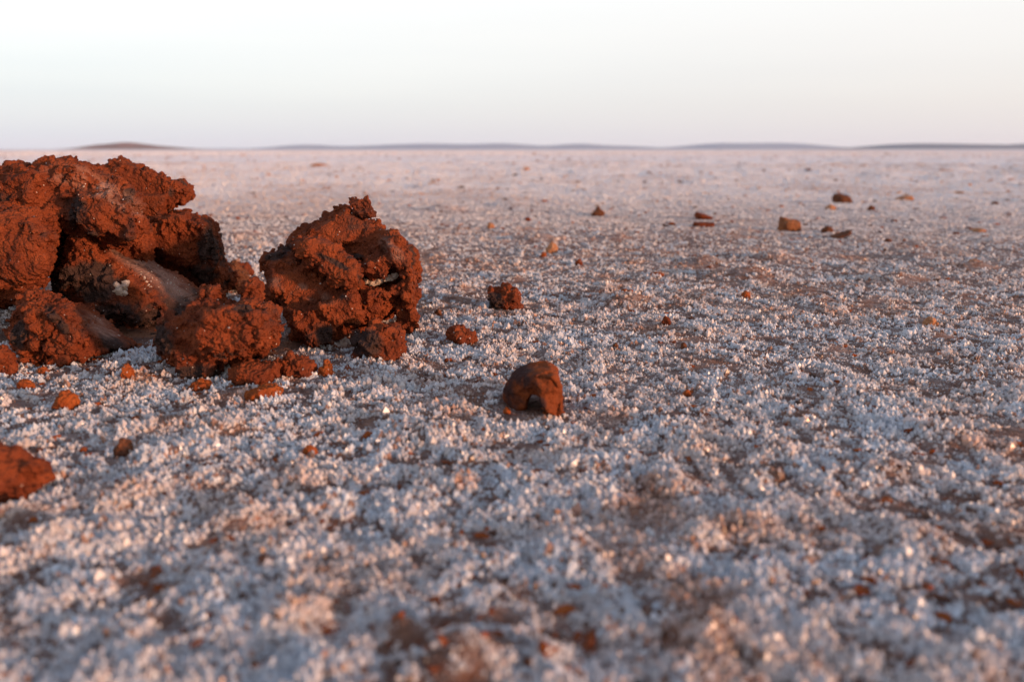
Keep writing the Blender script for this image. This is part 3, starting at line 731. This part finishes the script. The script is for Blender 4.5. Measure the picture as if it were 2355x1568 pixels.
# loose grains and crumbs too many to count, on the flat far and near
rr = np.random.default_rng(77)
n = 11000
a = rr.uniform(-R(60), R(60), n); r = np.exp(rr.uniform(math.log(.09), math.log(14), n))
x = r * np.sin(a); y = r * np.cos(a)
m_ = 420; x[:m_] = -.10 + .055 * rr.normal(size=m_); y[:m_] = .262 + .03 * rr.normal(size=m_); r[:m_] = .3      # crumbs fallen from the pile; kp = (y > .24) | (rr.random(n) < .35); x, y, r = x[kp], y[kp], r[kp]; n = len(x); c, ru = coverage(x, y)
z = ground_height(x, y)
s = np.maximum(.0007, np.minimum(r * .0014, .0016 + r * .00055)) * (.5 + 1.9 * rr.random(n) ** 3) 
protos = [blob(np.zeros(3), 1.0, rr, 14) for _ in range(24)]
for far_, mt, lab in ((False, MUDF, 'loose rust coloured mud grains strewn over the near frost'), (True, MUDP, 'pale tan specks of mud dotting the flat in the distance')):
    VV = []; TT = []; o_ = 0; DK = []
    for q in range(n):
        if (r[q] > 1.1) != far_ or (far_ and rr.random() < .12): continue
        v, t = protos[q % 24]; an = rr.uniform(0, 6.28); ca, sa = math.cos(an), math.sin(an)
        e = np.array([rr.uniform(.8, 1.6), rr.uniform(.7, 1.2), rr.uniform(.4, .8)])
        vv = v * e * s[q]; vv = np.stack([vv[:, 0] * ca - vv[:, 1] * sa, vv[:, 0] * sa + vv[:, 1] * ca, vv[:, 2]], 1) + (x[q], y[q], z[q] + s[q] * (.05 if r[q] < .6 else .2))
        VV.append(vv); TT.append(t + o_); o_ += len(v); DK.append(np.full(len(v), rr.uniform(-.1, .7)))
    me = tri_mesh('mud_grains', np.concatenate(VV), np.concatenate(TT)); fattr(me, 'dark', np.concatenate(DK)); fattr(me, 'salt', np.full(o_, .4))
    tag(link('mud_grains', me, mt), lab, 'mud grains', kind='stuff')

# ------------------------------------------------------------------ hills on the horizon
def hill_mat(name, c1, c2, sc_):
    m = new_mat(name); vec = N('ShaderNodeTexCoord').outputs['Object']
    b = N('ShaderNodeBsdfPrincipled'); L(mixc(rng(noise(sc_, 5, .6, vec), .35, .65), c1, c2), b.inputs['Base Color']); b.inputs['Roughness'].default_value = .95
    o = N('ShaderNodeOutputMaterial'); L(b.outputs[0], o.inputs[0]); return m
H1 = hill_mat('hazed_hill_scrub', (.23, .27, .33), (.28, .30, .35), .02); H2 = hill_mat('red_dune', (.25, .12, .09), (.17, .10, .085), .05)  # hill scrub turned blue and light: distance haze put into its colour
def hill(name, prof, dist, mat, depth, seed):
    """prof: picture x and height above the horizon; a ridge with rounded slopes at its real distance"""
    xs = np.linspace(prof[0][0], prof[-1][0], 160); hs = 1.12 * np.interp(xs, [p[0] for p in prof], [p[1] for p in prof])
    hs = np.convolve(np.pad(hs, 4, mode='edge'), np.ones(9) / 9, 'valid')
    k_ = dist / F; V = []
    nd = 17
    for jx in range(nd):
        t = jx / (nd - 1) * 2 - 1; f = math.cos(t * math.pi / 2) ** 1.3 if abs(t) < 1 else 0
        for x_, h_ in zip(xs, hs):
            X_ = (x_ - 1177) * k_ / CP; Y_ = dist + t * depth
            V.append((X_, Y_, CAM_H + h_ * k_ * f * (1 + .10 * math.sin(x_ * .11 + t * 5 + seed) * (1 - f)) - (1 - f) * .6 - .3))
    q = [(jx * 160 + i_, jx * 160 + i_ + 1, (jx + 1) * 160 + i_ + 1, (jx + 1) * 160 + i_) for jx in range(nd - 1) for i_ in range(159)]
    o = link(name, tri_mesh(name, np.array(V), np.array(q), True), mat); tag(o, kind='structure'); return o
hill('hills', [(430, 0), (540, 2.0), (600, 1.5), (670, 2.5), (725, 11.5), (790, 6), (860, 7), (930, 10), (1000, 12), (1080, 9.5), (1160, 13), (1220, 8), (1270, 6), (1320, 14), (1380, 6), (1430, 9), (1470, 3), (1520, 4), (1570, 8), (1610, 13), (1650, 12), (1700, 12), (1770, 13), (1820, 9), (1860, 3), (1950, 1)], 4200, H1, 700, 1)
H3 = hill_mat('near_hazed_scrub', (.12, .15, .18), (.16, .17, .20), .02)  # darker scrub on the right, haze blue again in its colour
hill('hills', [(1880, 0), (1950, 4), (2000, 10), (2060, 12), (2130, 11), (2200, 10), (2270, 9), (2320, 13), (2380, 12), (2500, 16), (2620, 14), (2800, 6), (2900, 0)], 2600, H3, 400, 2)
hill('hills', [(-900, 6), (-500, 9), (-100, 3), (60, 0)], 4200, H1, 500, 6)
hill('red_dune', [(200, 0), (250, 3), (290, 10), (345, 14.5), (390, 9), (450, 4), (520, 0)], 1500, H2, 120, 3)
# low islands of scrub on the flat, as the photo shows just under the skyline
for px0, px1, dist, sd in ((1015, 1100, 380, 4), (1600, 1650, 420, 5), (1790, 1990, 900, 6)):
    hill('scrub_rise', [(px0, -.5), (px0 + 12, 1.0), ((px0 + px1) / 2, 1.6), (px1 - 12, 1.0), (px1, -.5)], dist, H2, 12, sd)

# ------------------------------------------------------------------ haze
HAZE = True
if HAZE:
    m = new_mat('haze'); v = N('ShaderNodeVolumePrincipled'); v.inputs['Color'].default_value = (.85, .85, .92, 1)
    v.inputs['Density'].default_value = .00006; v.inputs['Anisotropy'].default_value = .0
    o = N('ShaderNodeOutputMaterial'); L(v.outputs[0], o.inputs['Volume'])
    s_ = 5200
    V = np.array([(sx * s_, sy_ * s_, z_) for z_ in (-1.3, 45) for sx, sy_ in ((-1, -1), (1, -1), (1, 1), (-1, 1))])
    T = np.array([(0, 3, 2, 1), (4, 5, 6, 7), (0, 1, 5, 4), (1, 2, 6, 5), (2, 3, 7, 6), (3, 0, 4, 7)])
    tag(link('haze', tri_mesh('haze', V, T), m), kind='stuff')
